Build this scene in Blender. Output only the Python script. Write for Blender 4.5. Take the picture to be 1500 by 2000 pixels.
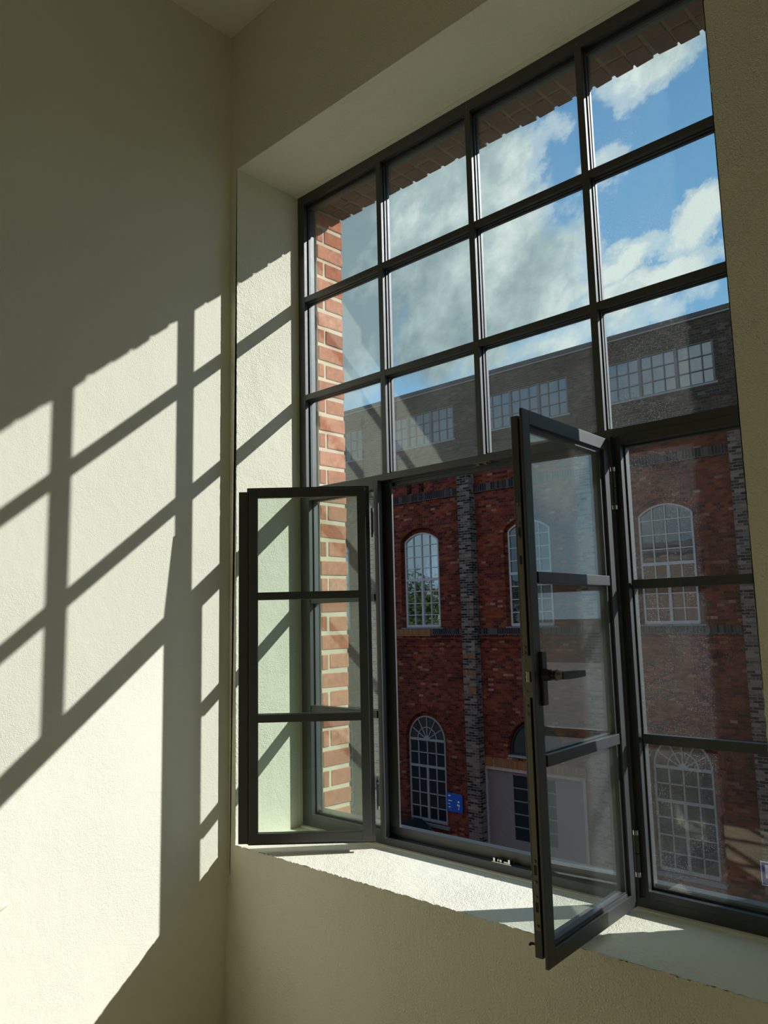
import bpy, bmesh, math, random
from mathutils import Vector, Matrix
from bpy import context
random.seed(7)
for o in list(bpy.data.objects): bpy.data.objects.remove(o)
scene = bpy.context.scene
col = scene.collection

# ------------------------------------------------------------------ camera
CAM = Vector((2.0161, -2.1775, 0.0311))
yaw, pitch, roll = 0.75116, 0.13621, -0.02321
fw = Vector((-math.sin(yaw)*math.cos(pitch), math.cos(yaw)*math.cos(pitch), math.sin(pitch)))
r0 = Vector((math.cos(yaw), math.sin(yaw), 0)); u0 = r0.cross(fw)
rr = r0*math.cos(roll)+u0*math.sin(roll); uu = u0*math.cos(roll)-r0*math.sin(roll)
cd = bpy.data.cameras.new('camera'); cam = bpy.data.objects.new('camera', cd); col.objects.link(cam)
m = Matrix(((rr.x, uu.x, -fw.x, CAM.x), (rr.y, uu.y, -fw.y, CAM.y), (rr.z, uu.z, -fw.z, CAM.z), (0, 0, 0, 1)))
cam.matrix_world = m
cd.sensor_fit = 'VERTICAL'; cd.sensor_height = 36.0; cd.lens = 36.0*1529.8/2000.0
cd.clip_start = 0.02; cd.clip_end = 500
scene.camera = cam

# ------------------------------------------------------------------ exposure
vs = scene.view_settings
vs.view_transform = 'Standard'; vs.look = 'None'; vs.exposure = 0.0; vs.gamma = 1.0
vs.use_curve_mapping = False

# ------------------------------------------------------------------ sun
SUN = Vector((-1.0, -1.0536, -0.8969)).normalized()
sd = bpy.data.lights.new('sun', 'SUN'); sd.energy = 5.5; sd.angle = math.radians(0.53); sd.color = (0.985, 0.985, 1.0)
so = bpy.data.objects.new('sun', sd); col.objects.link(so)
so.rotation_euler = SUN.to_track_quat('-Z', 'Y').to_euler(); so.location = (30, 32, 28)

# ------------------------------------------------------------------ sky with clouds
w = bpy.data.worlds.new('sky'); scene.world = w; w.use_nodes = True
nt = w.node_tree; nt.nodes.clear()
class G:
    """tiny node graph helper"""
    def __init__(s, nt): s.nt = nt
    def n(s, typ, **kw):
        nd = s.nt.nodes.new(typ)
        for k, v in kw.items(): setattr(nd, k, v)
        return nd
    def put(s, sock, v):
        if isinstance(v, bpy.types.NodeSocket): s.nt.links.new(v, sock)
        else: sock.default_value = v
    def math(s, op, a, b=None, c=None, clamp=False):
        nd = s.n('ShaderNodeMath', operation=op, use_clamp=clamp)
        s.put(nd.inputs[0], a)
        if b is not None: s.put(nd.inputs[1], b)
        if c is not None: s.put(nd.inputs[2], c)
        return nd.outputs[0]
    def xyz(s, x, y, z):
        nd = s.n('ShaderNodeCombineXYZ'); s.put(nd.inputs[0], x); s.put(nd.inputs[1], y); s.put(nd.inputs[2], z); return nd.outputs[0]
    def sep(s, v):
        nd = s.n('ShaderNodeSeparateXYZ'); s.put(nd.inputs[0], v); return nd.outputs
    def noise(s, vec, scale, detail=5, rough=.55, dist=0.0):
        nd = s.n('ShaderNodeTexNoise'); s.put(nd.inputs['Vector'], vec); nd.inputs['Scale'].default_value = scale
        nd.inputs['Detail'].default_value = detail; nd.inputs['Roughness'].default_value = rough; nd.inputs['Distortion'].default_value = dist
        return nd.outputs['Fac']
    def ramp(s, f, stops, interp='LINEAR'):
        nd = s.n('ShaderNodeValToRGB'); s.put(nd.inputs[0], f); cr = nd.color_ramp; cr.interpolation = interp
        while len(cr.elements) < len(stops): cr.elements.new(0.5)
        for e, (p, c) in zip(cr.elements, stops):
            e.position = p; e.color = (c[0], c[1], c[2], 1) if hasattr(c, '__len__') else (c, c, c, 1)
        return nd.outputs[0]
    def mix(s, f, a, b, blend='MIX'):
        nd = s.n('ShaderNodeMix', data_type='RGBA', blend_type=blend)
        s.put(nd.inputs[0], f)
        s.put(nd.inputs[6], (*a, 1) if isinstance(a, tuple) and len(a) == 3 else a)
        s.put(nd.inputs[7], (*b, 1) if isinstance(b, tuple) and len(b) == 3 else b)
        return nd.outputs[2]
    def vmath(s, op, a, b):
        nd = s.n('ShaderNodeVectorMath', operation=op); s.put(nd.inputs[0], a); s.put(nd.inputs[1], b); return nd.outputs[0]

g = G(nt)
tc = g.n('ShaderNodeTexCoord').outputs['Generated']
sx, sy, sz = g.sep(tc)[:3]
ay = g.math('ADD', g.math('ABSOLUTE', sy), 0.04)
U = g.math('DIVIDE', sx, ay); V = g.math('DIVIDE', g.math('MAXIMUM', sz, 0.0), ay)
uv = g.xyz(U, V, sy)
wn = g.n('ShaderNodeTexNoise'); g.put(wn.inputs['Vector'], uv); wn.inputs['Scale'].default_value = 5.5; wn.inputs['Detail'].default_value = 7; wn.inputs['Roughness'].default_value = .62
wv = g.vmath('SUBTRACT', wn.outputs['Color'], (.5, .5, .5))
wv = g.vmath('MULTIPLY', wv, (.20, .16, 0))
uvw = g.vmath('ADD', uv, wv)
ux, uy, _ = g.sep(uvw)[:3]
def blob(cx, cy, rx, ry, soft=1.0, amp=1.0, ang=0.0):
    dx = g.math('SUBTRACT', ux, cx); dy = g.math('SUBTRACT', uy, cy)
    ca, sa = math.cos(ang), math.sin(ang)
    px = g.math('ADD', g.math('MULTIPLY', dx, ca), g.math('MULTIPLY', dy, sa))
    py = g.math('SUBTRACT', g.math('MULTIPLY', dy, ca), g.math('MULTIPLY', dx, sa))
    px = g.math('DIVIDE', px, rx); py = g.math('DIVIDE', py, ry)
    d = g.math('SQRT', g.math('ADD', g.math('MULTIPLY', px, px), g.math('MULTIPLY', py, py)))
    f = g.math('MULTIPLY', g.math('SUBTRACT', 1.35, d), 1.0/(.7*soft), clamp=True)
    return g.math('MULTIPLY', f, amp)
blobs = [blob(-.98, .62, .30, .22), blob(-.80, .66, .18, .17), blob(-.67, .60, .14, .20), blob(-.66, .50, .16, .10),
         blob(-.73, .45, .14, .07, 1.0, .95),
         blob(-.57, .44, .11, .035, 1.3, .8),
         blob(-.365, .735, .085, .06, 1.4, .95, .3),
         blob(-.45, .468, .05, .028, 1.2, .85, .5), blob(-.365, .485, .05, .042, 1.1, .9, .5), blob(-.42, .42, .11, .026, 1.2, .95, .2),
         blob(-.555, .66, .035, .022, 1.3, .75), blob(-.46, .62, .03, .04, 1.4, .55, 1.0), blob(-.47, .74, .03, .05, 1.6, .3, .8),
         blob(-.62, .39, .3, .03, 1.5, .75)]
den = blobs[0]
for b in blobs[1:]: den = g.math('MAXIMUM', den, b)
fine = g.noise(uv, 12.0, 9, .66, 0.0)
den = g.math('ADD', den, g.math('MULTIPLY', g.math('SUBTRACT', fine, .5), 1.3))
# clouds elsewhere on the dome
other = g.noise(uv, 2.2, 6, .55, .3)
inwin = g.math('MULTIPLY', g.math('LESS_THAN', g.math('ABSOLUTE', g.math('ADD', U, .66)), .62), g.math('GREATER_THAN', sy, 0.0))
oth = g.math('MULTIPLY', g.math('SUBTRACT', other, .47), 6.0, clamp=True)
oth = g.math('MULTIPLY', oth, g.math('SUBTRACT', 1.0, inwin))
den = g.math('MAXIMUM', g.math('MULTIPLY', den, g.math('MULTIPLY', g.math('GREATER_THAN', sy, -.02), 1.0)), oth)
den = g.math('SMOOTH_MIN', den, 1.0, .1) if False else g.math('MINIMUM', g.math('MAXIMUM', den, 0.0), 1.0)
cov = g.ramp(den, [(.22, 0.0), (.50, .55), (.85, 1.0)], 'EASE')
shade = g.noise(g.vmath('ADD', uv, (3.3, 1.7, 0)), 4.2, 8, .62, 0.0)
# the sun-side of the cloud bank is brighter, its lee is grey
grey = g.math('ADD', shade, g.math('MULTIPLY', g.math('ADD', ux, .70), .55))
ccol = g.ramp(grey, [(.38, (.24, .35, .40)), (.50, (.46, .60, .62)), (.60, (.78, .90, .88))])
blue = g.ramp(V, [(0.0, (.42, .62, .78)), (.40, (.20, .46, .74)), (.75, (.115, .32, .60)), (1.0, (.09, .26, .55))])
skyc = g.mix(cov, blue, ccol)
below = g.math('LESS_THAN', sz, -0.005)
skyc = g.mix(below, skyc, (.10, .10, .095))
bg = g.n('ShaderNodeBackground'); g.put(bg.inputs[0], skyc); bg.inputs[1].default_value = 1.0
wo = g.n('ShaderNodeOutputWorld'); nt.links.new(bg.outputs[0], wo.inputs[0])

# ------------------------------------------------------------------ materials
def newmat(name):
    mt = bpy.data.materials.new(name); mt.use_nodes = True; mt.node_tree.nodes.clear()
    return mt, G(mt.node_tree)
def finish(g, sh):
    o = g.n('ShaderNodeOutputMaterial'); g.nt.links.new(sh, o.inputs[0])
def principled(g, color, rough=.5, metal=0.0, normal=None, spec=.5):
    p = g.n('ShaderNodeBsdfPrincipled')
    g.put(p.inputs['Base Color'], (*color, 1) if isinstance(color, tuple) and len(color) == 3 else color)
    g.put(p.inputs['Roughness'], rough); p.inputs['Metallic'].default_value = metal
    p.inputs['Specular IOR Level'].default_value = spec
    if normal is not None: g.put(p.inputs['Normal'], normal)
    return p.outputs[0]
def bump(g, h, strength=.3, dist=.01):
    b = g.n('ShaderNodeBump'); b.inputs['Strength'].default_value = strength; b.inputs['Distance'].default_value = dist
    g.put(b.inputs['Height'], h); return b.outputs[0]
def objco(g): return g.n('ShaderNodeTexCoord').outputs['Object']

def plain(name, c, rough=.5, metal=0.0, spec=.5, var=.06, bs=0.0):
    mt, g = newmat(name); co = objco(g)
    f = g.noise(co, 14.0, 4)
    c2 = tuple(max(0, x*(1-var*3)) for x in c); c1 = tuple(min(1, x*(1+var*3)) for x in c)
    cc = g.mix(f, c2, c1)
    nrm = bump(g, g.noise(co, 240.0, 3), bs, .0008) if bs else None
    rg = g.math('ADD', rough-.06, g.math('MULTIPLY', g.noise(co, 30.0, 3), .12))
    finish(g, principled(g, cc, rg, metal, nrm, spec)); return mt

def plaster(name, c, amp=.5, scale=1.0):
    mt, g = newmat(name); co = objco(g)
    big = g.noise(co, 1.6*scale, 4); fine = g.noise(co, 95*scale, 4, .6, .6); mid = g.noise(co, 26*scale, 3, .5)
    patch = g.ramp(g.noise(co, 2.6, 3), [(.35, .25), (.65, 1.0)])
    # rolled plaster: rounded worm-like grains of a few millimetres, uneven from patch to patch
    vor = g.n('ShaderNodeTexVoronoi'); vor.feature = 'SMOOTH_F1'; g.put(vor.inputs['Vector'], g.vmath('ADD', co, g.vmath('MULTIPLY', (0, 0, 0), (1, 1, 1)))); vor.inputs['Scale'].default_value = 120*scale
    worm = g.noise(co, 150*scale, 2, .4, 1.6)
    h = g.math('ADD', g.math('MULTIPLY', g.math('MULTIPLY', worm, patch), 1.0), g.math('ADD', g.math('MULTIPLY', fine, .25), g.math('MULTIPLY', mid, .6)))
    cc = g.mix(big, tuple(x*.965 for x in c), tuple(min(1, x*1.02) for x in c))
    finish(g, principled(g, cc, .93, 0, bump(g, h, amp, .004/scale**1.5), .25)); return mt

M_wall = plaster('painted_plaster', (.895, .873, .71), .5)
M_rough = plaster('rolled_plaster', (.90, .875, .70), .8, .8)
M_warm = plaster('warm_cream_plaster', (.52, .46, .30), .4)
M_frame = plain('dark_window_paint', (.011, .0145, .0125), .55, 0, .8, .04, .05)
for n_ in M_frame.node_tree.nodes:
    if n_.type == 'BSDF_PRINCIPLED': n_.inputs['Coat Weight'].default_value = .3; n_.inputs['Coat Roughness'].default_value = .5; n_.inputs['IOR'].default_value = 1.6
M_black = plain('black_rubber', (.012, .012, .012), .6)
M_lock = plain('galvanised_steel', (.21, .20, .15), .42, .7)
M_chrome = plain('polished_steel', (.62, .61, .57), .18, 1.0)
M_handle = plain('dark_bronze_paint', (.035, .032, .027), .32, .3)
M_floor, g_ = newmat('oak_floor')
co = objco(g_); X_, Y_, Z_ = g_.sep(co)[:3]
pl = g_.math('FLOOR', g_.math('DIVIDE', X_, .14)); wnz = g_.n('ShaderNodeTexWhiteNoise'); wnz.noise_dimensions = '1D'; g_.put(wnz.inputs['W'], pl)
grain = g_.noise(g_.xyz(g_.math('MULTIPLY', X_, 18.0), Y_, g_.math('MULTIPLY', wnz.outputs[0], 9.0)), 3.0, 5)
finish(g_, principled(g_, g_.mix(g_.math('ADD', g_.math('MULTIPLY', grain, .6), g_.math('MULTIPLY', wnz.outputs[0], .4)), (.78, .66, .45), (.86, .75, .54)), .35))

def brick_plane_mat(name, stops, mortar, bw=.25, bh=.077, mw=.010, axes='XZ', mort_amt=1.0, big=None, upper=None):
    """running bond laid out in metres on the object's own axes"""
    mt, g = newmat(name); co = objco(g); c = g.sep(co)
    a = {'X': c[0], 'Y': c[1], 'Z': c[2]}
    hx, hz = a[axes[0]], a[axes[1]]
    if axes[0] == 'X' and axes[1] == 'Z': hx = g.math('ADD', hx, c[1])
    row = g.math('FLOOR', g.math('DIVIDE', hz, bh))
    off = g.math('MULTIPLY', g.math('MODULO', g.math('ABSOLUTE', row), 2.0), .5)
    xx = g.math('ADD', g.math('DIVIDE', hx, bw), off)
    colm = g.math('FLOOR', xx)
    fx = g.math('MULTIPLY', g.math('SUBTRACT', xx, colm), bw)
    fz = g.math('SUBTRACT', hz, g.math('MULTIPLY', row, bh))
    wob = g.math('MULTIPLY', g.math('SUBTRACT', g.noise(co, 22.0, 2), .5), .008)
    mm = g.math('MINIMUM', g.math('ADD', fx, wob), g.math('ADD', fz, wob))
    isb = g.math('MULTIPLY', g.math('SUBTRACT', mm, mw), 1.0/.004, clamp=True)
    wn_ = g.n('ShaderNodeTexWhiteNoise'); wn_.noise_dimensions = '2D'; g.put(wn_.inputs['Vector'], g.xyz(colm, row, 0.0))
    f = wn_.outputs['Value']
    cc = g.ramp(f, stops)
    mcol = mortar
    if upper:
        up = g.math('GREATER_THAN', c[2], upper[0])
        cc = g.mix(up, cc, g.ramp(f, upper[1])); mcol = g.mix(up, mortar, upper[2])
    cc = g.mix(g.noise(co, 30.0, 4), cc, g.mix(1.0, cc, (.62, .58, .58), 'MULTIPLY'))
    if big: cc = g.mix(g.ramp(g.noise(co, .9, 4), [(.42, 0.0), (.62, big)]), cc, g.mix(1.0, cc, (.55, .48, .5), 'MULTIPLY'))
    cc = g.mix(g.math('MULTIPLY', g.math('SUBTRACT', 1.0, isb), mort_amt), cc, mcol)
    h = g.math('ADD', isb, g.math('MULTIPLY', g.noise(co, 60.0, 4), .5))
    finish(g, principled(g, cc, .9, 0, bump(g, h, .5, .006), .2)); return mt
M_fac = brick_plane_mat('red_brick', [(0, (.05, .017, .013)), (.22, (.12, .026, .014)), (.45, (.19, .040, .019)), (.75, (.26, .062, .027)), (.93, (.10, .028, .020)), (.965, (.26, .10, .058)), (1.0, (.36, .19, .13))], (.11, .055, .04), bw=.19, mw=.008, mort_amt=.8, big=.8,
                        upper=(4.93, [(0, (.022, .018, .016)), (.5, (.055, .044, .037)), (.85, (.085, .066, .052)), (.92, (.15, .075, .045)), (1.0, (.15, .13, .11))], (.13, .115, .095)))
M_pil = brick_plane_mat('grey_weathered_brick', [(0, (.020, .017, .017)), (.35, (.045, .036, .033)), (.6, (.13, .105, .085)), (.85, (.18, .15, .12)), (1.0, (.26, .20, .16))], (.17, .15, .125), bw=.25, mw=.014)
M_dkb = brick_plane_mat('black_glazed_brick', [(0, (.012, .011, .014)), (.7, (.03, .026, .028)), (1.0, (.11, .085, .07))], (.10, .08, .07), bw=.085, bh=.25, mw=.012)
M_ylb = brick_plane_mat('ochre_brick', [(0, (.22, .10, .035)), (1.0, (.34, .16, .06))], (.12, .08, .05), bw=.085, bh=.25, mw=.010)
M_out = brick_plane_mat('orange_brick', [(0, (.42, .17, .095)), (.5, (.50, .21, .12)), (1.0, (.58, .27, .16))], (.56, .50, .37), mw=.012)

def jamb_mat():
    mt, g = newmat('orange_jamb_brick'); co = objco(g)
    geo = g.n('ShaderNodeNewGeometry'); rnd = geo.outputs['Random Per Island']
    cc = g.ramp(rnd, [(0, (.33, .095, .042)), (.35, (.45, .15, .07)), (.7, (.54, .20, .10)), (1.0, (.60, .28, .165))])
    st = g.ramp(g.noise(co, 38.0, 5, .6), [(.35, (.72, .68, .66)), (.6, (1, 1, 1)), (.74, (1.15, 1.2, 1.25))])
    cc = g.mix(1.0, cc, st, 'MULTIPLY')
    finish(g, principled(g, cc, .9, 0, bump(g, g.noise(co, 130.0, 5), .5, .003), .2)); return mt
M_jamb = jamb_mat()
M_lint = plain('dark_red_lintel_brick', (.16, .07, .045), .92, 0, .15, .18, .3)
M_mort = plain('lime_mortar', (.60, .52, .36), .95, 0, .2, .08, .5)
M_mortd = plain('lintel_mortar', (.22, .15, .09), .95, 0, .2, .1, .5)

def glass_mat(name, tint, dust, speck, refl=1.0, back=.25):
    """thin pane: transmits, reflects by angle, and carries a film of dust that scatters sunlight"""
    mt, g = newmat(name); co = objco(g)
    tr = g.n('ShaderNodeBsdfTransparent'); tr.inputs[0].default_value = (*tint, 1)
    gl = g.n('ShaderNodeBsdfGlossy'); gl.inputs['Roughness'].default_value = 0.0; gl.inputs[0].default_value = (.95, 1, .97, 1)
    lw = g.n('ShaderNodeLayerWeight'); lw.inputs[0].default_value = .5
    f5 = g.math('POWER', lw.outputs['Facing'], 5.0)
    fr = g.math('MULTIPLY', g.math('ADD', .042, g.math('MULTIPLY', f5, .95)), refl)
    m1 = g.n('ShaderNodeMixShader'); g.put(m1.inputs[0], fr); g.nt.links.new(tr.outputs[0], m1.inputs[1]); g.nt.links.new(gl.outputs[0], m1.inputs[2])
    tl = g.n('ShaderNodeBsdfTranslucent'); tl.inputs[0].default_value = (.85, .85, .80, 1)
    df = g.n('ShaderNodeBsdfDiffuse'); df.inputs[0].default_value = (.6, .6, .57, 1)
    md = g.n('ShaderNodeMixShader'); md.inputs[0].default_value = back; g.nt.links.new(tl.outputs[0], md.inputs[1]); g.nt.links.new(df.outputs[0], md.inputs[2])
    film = g.math('ADD', .55, g.math('MULTIPLY', g.ramp(g.noise(co, 5.0, 5, .6), [(.3, 0.0), (.7, 1.0)]), .9))
    a = g.math('MULTIPLY', film, dust)
    if speck:
        v = g.n('ShaderNodeTexVoronoi'); g.put(v.inputs['Vector'], co); v.inputs['Scale'].default_value = 340.0
        dots = g.math('LESS_THAN', v.outputs['Distance'], .20)
        rnd = g.sep(v.outputs['Color'])[0]
        dots = g.math('MULTIPLY', dots, g.math('GREATER_THAN', rnd, .42))
        clus = g.ramp(g.noise(co, 9.0, 4, .6), [(.36, .10), (.62, 1.0)])
        a = g.math('ADD', a, g.math('MULTIPLY', g.math('MULTIPLY', dots, clus), speck))
    m2 = g.n('ShaderNodeMixShader'); g.put(m2.inputs[0], a); g.nt.links.new(m1.outputs[0], m2.inputs[1]); g.nt.links.new(md.outputs[0], m2.inputs[2])
    finish(g, m2.outputs[0]); return mt
M_glass = glass_mat('window_glass', (.986, 1.0, .990), .020, 0.0, 2.0)
M_glassd = glass_mat('dusty_window_glass', (.984, .998, .986), .017, .42, 1.8)
M_glassl = glass_mat('casement_glass', (.90, .955, .915), .008, 0.0, 1.3)
M_glassr = glass_mat('dusty_casement_glass', (.945, .968, .95), .042, .14, 1.4, .55)

def far_glass(name, refl, base=(.012, .015, .018)):
    mt, g = newmat(name); co = objco(g)
    d = g.n('ShaderNodeBsdfDiffuse'); d.inputs[0].default_value = (*base, 1)
    gl = g.n('ShaderNodeBsdfGlossy'); gl.inputs['Roughness'].default_value = .02; gl.inputs[0].default_value = (.9, .95, 1, 1)
    g.put(gl.inputs['Normal'], bump(g, g.noise(co, 2.5, 2), .06, .02))
    m1 = g.n('ShaderNodeMixShader'); m1.inputs[0].default_value = refl
    g.nt.links.new(d.outputs[0], m1.inputs[1]); g.nt.links.new(gl.outputs[0], m1.inputs[2]); finish(g, m1.outputs[0]); return mt
M_fg1 = far_glass('reflecting_pane', .60)
M_fg4 = far_glass('dull_reflecting_pane', .09)
M_dim = plain('grey_steel_bars', (.13, .145, .15), .6, 0, .3)
M_fg2 = far_glass('dark_pane', .05)
M_fg3 = far_glass('clerestory_pane', .17, (.05, .075, .10))
M_cream = plain('cream_window_paint', (.38, .39, .385), .55, 0, .3)
M_creamd = plain('grey_window_paint', (.24, .25, .245), .6, 0, .3)
M_door = plain('grey_door_paint', (.165, .150, .150), .5, 0, .3)
M_doorf = plain('pale_door_frame_paint', (.36, .33, .30), .6)
M_zinc = plain('zinc_flashing', (.055, .06, .062), .5, .3)
M_zincl = plain('pale_metal_edge', (.24, .25, .25), .5, .2)
M_stone = plain('grey_sill_stone', (.14, .14, .15), .7)
M_blue = plain('blue_enamel', (.012, .085, .40), .35, 0, .3, .02)
M_blue2 = plain('parking_blue', (.03, .06, .26), .35, 0, .3, .02)
M_white = plain('white_enamel', (.72, .72, .74), .5, 0, .4, .01)
M_asph = plain('asphalt', (.12, .115, .11), .9, 0, .2, .15, .3)
M_car = plain('black_car_paint', (.010, .012, .014), .22, 0, .5, .02)
M_tyre = plain('tyre_rubber', (.012, .012, .012), .85)
M_leaf = plain('foliage', (.075, .13, .03), .6, 0, .3, .25)
M_bark = plain('bark', (.12, .085, .06), .9)
M_render = plain('grey_render', (.34, .33, .29), .9)
M_roofg = plain('grey_roofing', (.22, .23, .24), .7)
M_seal = plain('putty_line', (.33, .30, .24), .8)

# ------------------------------------------------------------------ mesh helpers
class MB:
    def __init__(s): s.bm = bmesh.new()
    def box(s, x0, x1, y0, y1, z0, z1, bev=0.0, mat=None):
        b = bmesh.new() if bev else s.bm
        ps = [(x0, y0, z0), (x1, y0, z0), (x1, y1, z0), (x0, y1, z0), (x0, y0, z1), (x1, y0, z1), (x1, y1, z1), (x0, y1, z1)]
        if mat is not None: ps = [mat @ Vector(p) for p in ps]
        v = [b.verts.new(p) for p in ps]
        for f in ((0, 3, 2, 1), (4, 5, 6, 7), (0, 1, 5, 4), (1, 2, 6, 5), (2, 3, 7, 6), (3, 0, 4, 7)): b.faces.new([v[i] for i in f])
        if bev:
            bmesh.ops.bevel(b, geom=b.edges[:], offset=bev, segments=2, profile=.6, affect='EDGES')
            tmp = bpy.data.meshes.new('t'); b.to_mesh(tmp); s.bm.from_mesh(tmp); bpy.data.meshes.remove(tmp); b.free()
        return s
    def cyl(s, a, b, r, n=16, r2=None, cap=True):
        a, b = Vector(a), Vector(b); d = (b-a); q = d.normalized().to_track_quat('Z', 'Y')
        r2 = r if r2 is None else r2
        A, B = [], []
        for i in range(n):
            t = 2*math.pi*i/n; e = Vector((math.cos(t), math.sin(t), 0))
            A.append(s.bm.verts.new(a+q @ (e*r))); B.append(s.bm.verts.new(b+q @ (e*r2)))
        for i in range(n):
            j = (i+1) % n; s.bm.faces.new((A[i], A[j], B[j], B[i]))
        if cap: s.bm.faces.new(A[::-1]); s.bm.faces.new(B)
        return s
    def poly_prism(s, pts, mapf, d0, d1):
        """pts 2-D outline, mapf(p, d)->3-D"""
        A = [s.bm.verts.new(mapf(p, d0)) for p in pts]; B = [s.bm.verts.new(mapf(p, d1)) for p in pts]
        n = len(pts)
        s.bm.faces.new(A[::-1]); s.bm.faces.new(B)
        for i in range(n): s.bm.faces.new((A[i], A[(i+1) % n], B[(i+1) % n], B[i]))
        return s
    def ringframe(s, x0, x1, z0, z1, w, y0, y1, bev=.0012, ws=None):
        """rectangular frame standing in the xz plane; w = (left, right, bottom, top)"""
        l, r, b, t = (w, w, w, w) if not hasattr(w, '__len__') else w
        s.box(x0, x0+l, y0, y1, z0, z1, bev); s.box(x1-r, x1, y0, y1, z0, z1, bev)
        s.box(x0+l, x1-r, y0, y1, z0, z0+b, bev); s.box(x0+l, x1-r, y0, y1, z1-t, z1, bev)
        return s
    def build(s, name, mat, parent=None, loc=None, smooth=False):
        bmesh.ops.recalc_face_normals(s.bm, faces=s.bm.faces[:])
        me = bpy.data.meshes.new(name); s.bm.to_mesh(me); s.bm.free()
        me.materials.append(mat)
        if smooth:
            for p in me.polygons: p.use_smooth = True
        o = bpy.data.objects.new(name, me); col.objects.link(o)
        if parent is not None: o.parent = parent
        if loc is not None: o.location = loc
        return o
def empty(name, loc=(0, 0, 0), rz=0.0, label=None, cat=None, group=None, kind=None):
    o = bpy.data.objects.new(name, None); col.objects.link(o); o.location = loc; o.rotation_euler = (0, 0, rz)
    o.empty_display_size = .1
    return tag(o, label, cat, group, kind)
def tag(o, label=None, cat=None, group=None, kind=None):
    if label: o['label'] = label
    if cat: o['category'] = cat
    if group: o['group'] = group
    if kind: o['kind'] = kind
    return o
def part(o, label): o['label'] = label; return o
def B(name, mat, boxes, parent=None, bev=0.0):
    mb = MB()
    for b in boxes: mb.box(*b, bev)
    return mb.build(name, mat, parent)

# ================================================================== THE ROOM
LX, LY = -.505, -.334           # lip of the left reveal, face of the inner wall
RX = 1.418                     # lip of the right reveal
FZ, CZ = -1.50, 2.552           # floor, ceiling
X0, X1, Y1 = -.549, 4.75, -4.6
FL, FR, FT, FB = -.508, 1.408, 1.925, -.790     # outer edge of the window frame
LT, LB = 1.922, -.7925          # reveal lip: head and sill
W2 = 3.05                      # a second window of the same kind, further along the wall

def jit(n, a): 
    r = random.Random(n); return lambda: (r.random()-.5)*2*a
def wall_with_openings():
    """inner plaster skin of the window wall: room face, reveals and a small return beside the frames"""
    mb = MB(); bm = mb.bm; N = 280
    def loop(dx):
        lip, inn, mid = [], [], []
        cs = [((LX+dx, LB), (FL+dx, FB)), ((RX+dx, LB), (FR+dx, FB)), ((RX+dx, LT), (FR+dx, FT)), ((LX+dx, LT), (FL+dx, FT))]
        j = jit(5+int(dx), .0019)
        for k in range(4):
            (a, ai), (b, bi) = cs[k], cs[(k+1) % 4]
            for i in range(N):
                t = i/N
                x = a[0]+(b[0]-a[0])*t; z = a[1]+(b[1]-a[1])*t
                amp = 1.0 if i else 0.0
                if k == 0: amp *= 1.3
                if k == 2: amp *= .35
                z2 = (j()*amp) if k in (0, 2) else 0; x2 = (j()*amp*.7) if k in (1, 3) else 0
                lip.append(bm.verts.new((x+x2, LY, z+z2)))
                mid.append(bm.verts.new((x+(ai[0]-a[0])*.02, LY+.006, z+(ai[1]-a[1])*.02)))
                inn.append(bm.verts.new((ai[0]+(bi[0]-ai[0])*t, .004, ai[1]+(bi[1]-ai[1])*t)))
        n = len(lip)
        for i in range(n):
            bm.faces.new((lip[i], lip[(i+1) % n], mid[(i+1) % n], mid[i]))
            bm.faces.new((mid[i], mid[(i+1) % n], inn[(i+1) % n], inn[i]))
        return lip
    l1 = loop(0.0); l2 = loop(W2)
    def V(x, z): return bm.verts.new((x, LY, z))
    ca, cb, cc, cdv = V(X0, FZ), V(X1, FZ), V(X1, CZ), V(X0, CZ)
    mx = (RX+LX+W2)/2; ma, mc = V(mx, FZ), V(mx, CZ)
    def ring(l, bl, br, tr, tl):
        bm.faces.new([bl, br] + [l[N]] + l[0:N][::-1])            # below the sill
        bm.faces.new([br, tr] + [l[2*N]] + l[N:2*N][::-1])
        bm.faces.new([tr, tl] + [l[3*N]] + l[2*N:3*N][::-1])
        bm.faces.new([tl, bl] + [l[0]] + l[3*N:4*N][::-1])
    ring(l1, ca, ma, mc, cdv); ring(l2, ma, cb, cc, mc)
    bmesh.ops.triangulate(bm, faces=[f for f in bm.faces if len(f.verts) > 4])
    return mb
wf = wall_with_openings().build('wall_front', M_rough); tag(wf, kind='structure')
B('wall_left', M_wall, [(X0-.2, X0, Y1-.2, .05, FZ-.2, CZ+.2)])['kind'] = 'structure'
B('wall_right', M_warm, [(X1, X1+.2, Y1-.2, .05, FZ-.2, CZ+.2)])['kind'] = 'structure'
B('wall_back', M_warm, [(X0, X1, Y1-.2, Y1, FZ-.2, CZ+.2)])['kind'] = 'structure'
B('ceiling', M_wall, [(X0, X1, Y1, .05, CZ, CZ+.2)])['kind'] = 'structure'
B('floor', M_floor, [(X0, X1, Y1, .05, FZ-.2, FZ)])['kind'] = 'structure'
# crease where the parapet plaster folds towards the corner
mb = MB()
p = [(X0, LY-.0005, -.84), (X0, LY-.022, FZ), (X0+.115, LY-.0005, FZ)]
vs_ = [mb.bm.verts.new(q) for q in p] + [mb.bm.verts.new((X0, LY, FZ))]
mb.bm.faces.new((vs_[0], vs_[1], vs_[2])); mb.bm.faces.new((vs_[1], vs_[3], vs_[2])); mb.bm.faces.new((vs_[0], vs_[3], vs_[1])); mb.bm.faces.new((vs_[0], vs_[2], vs_[3]))
tag(mb.build('trim_1', M_wall), kind='structure')
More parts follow.
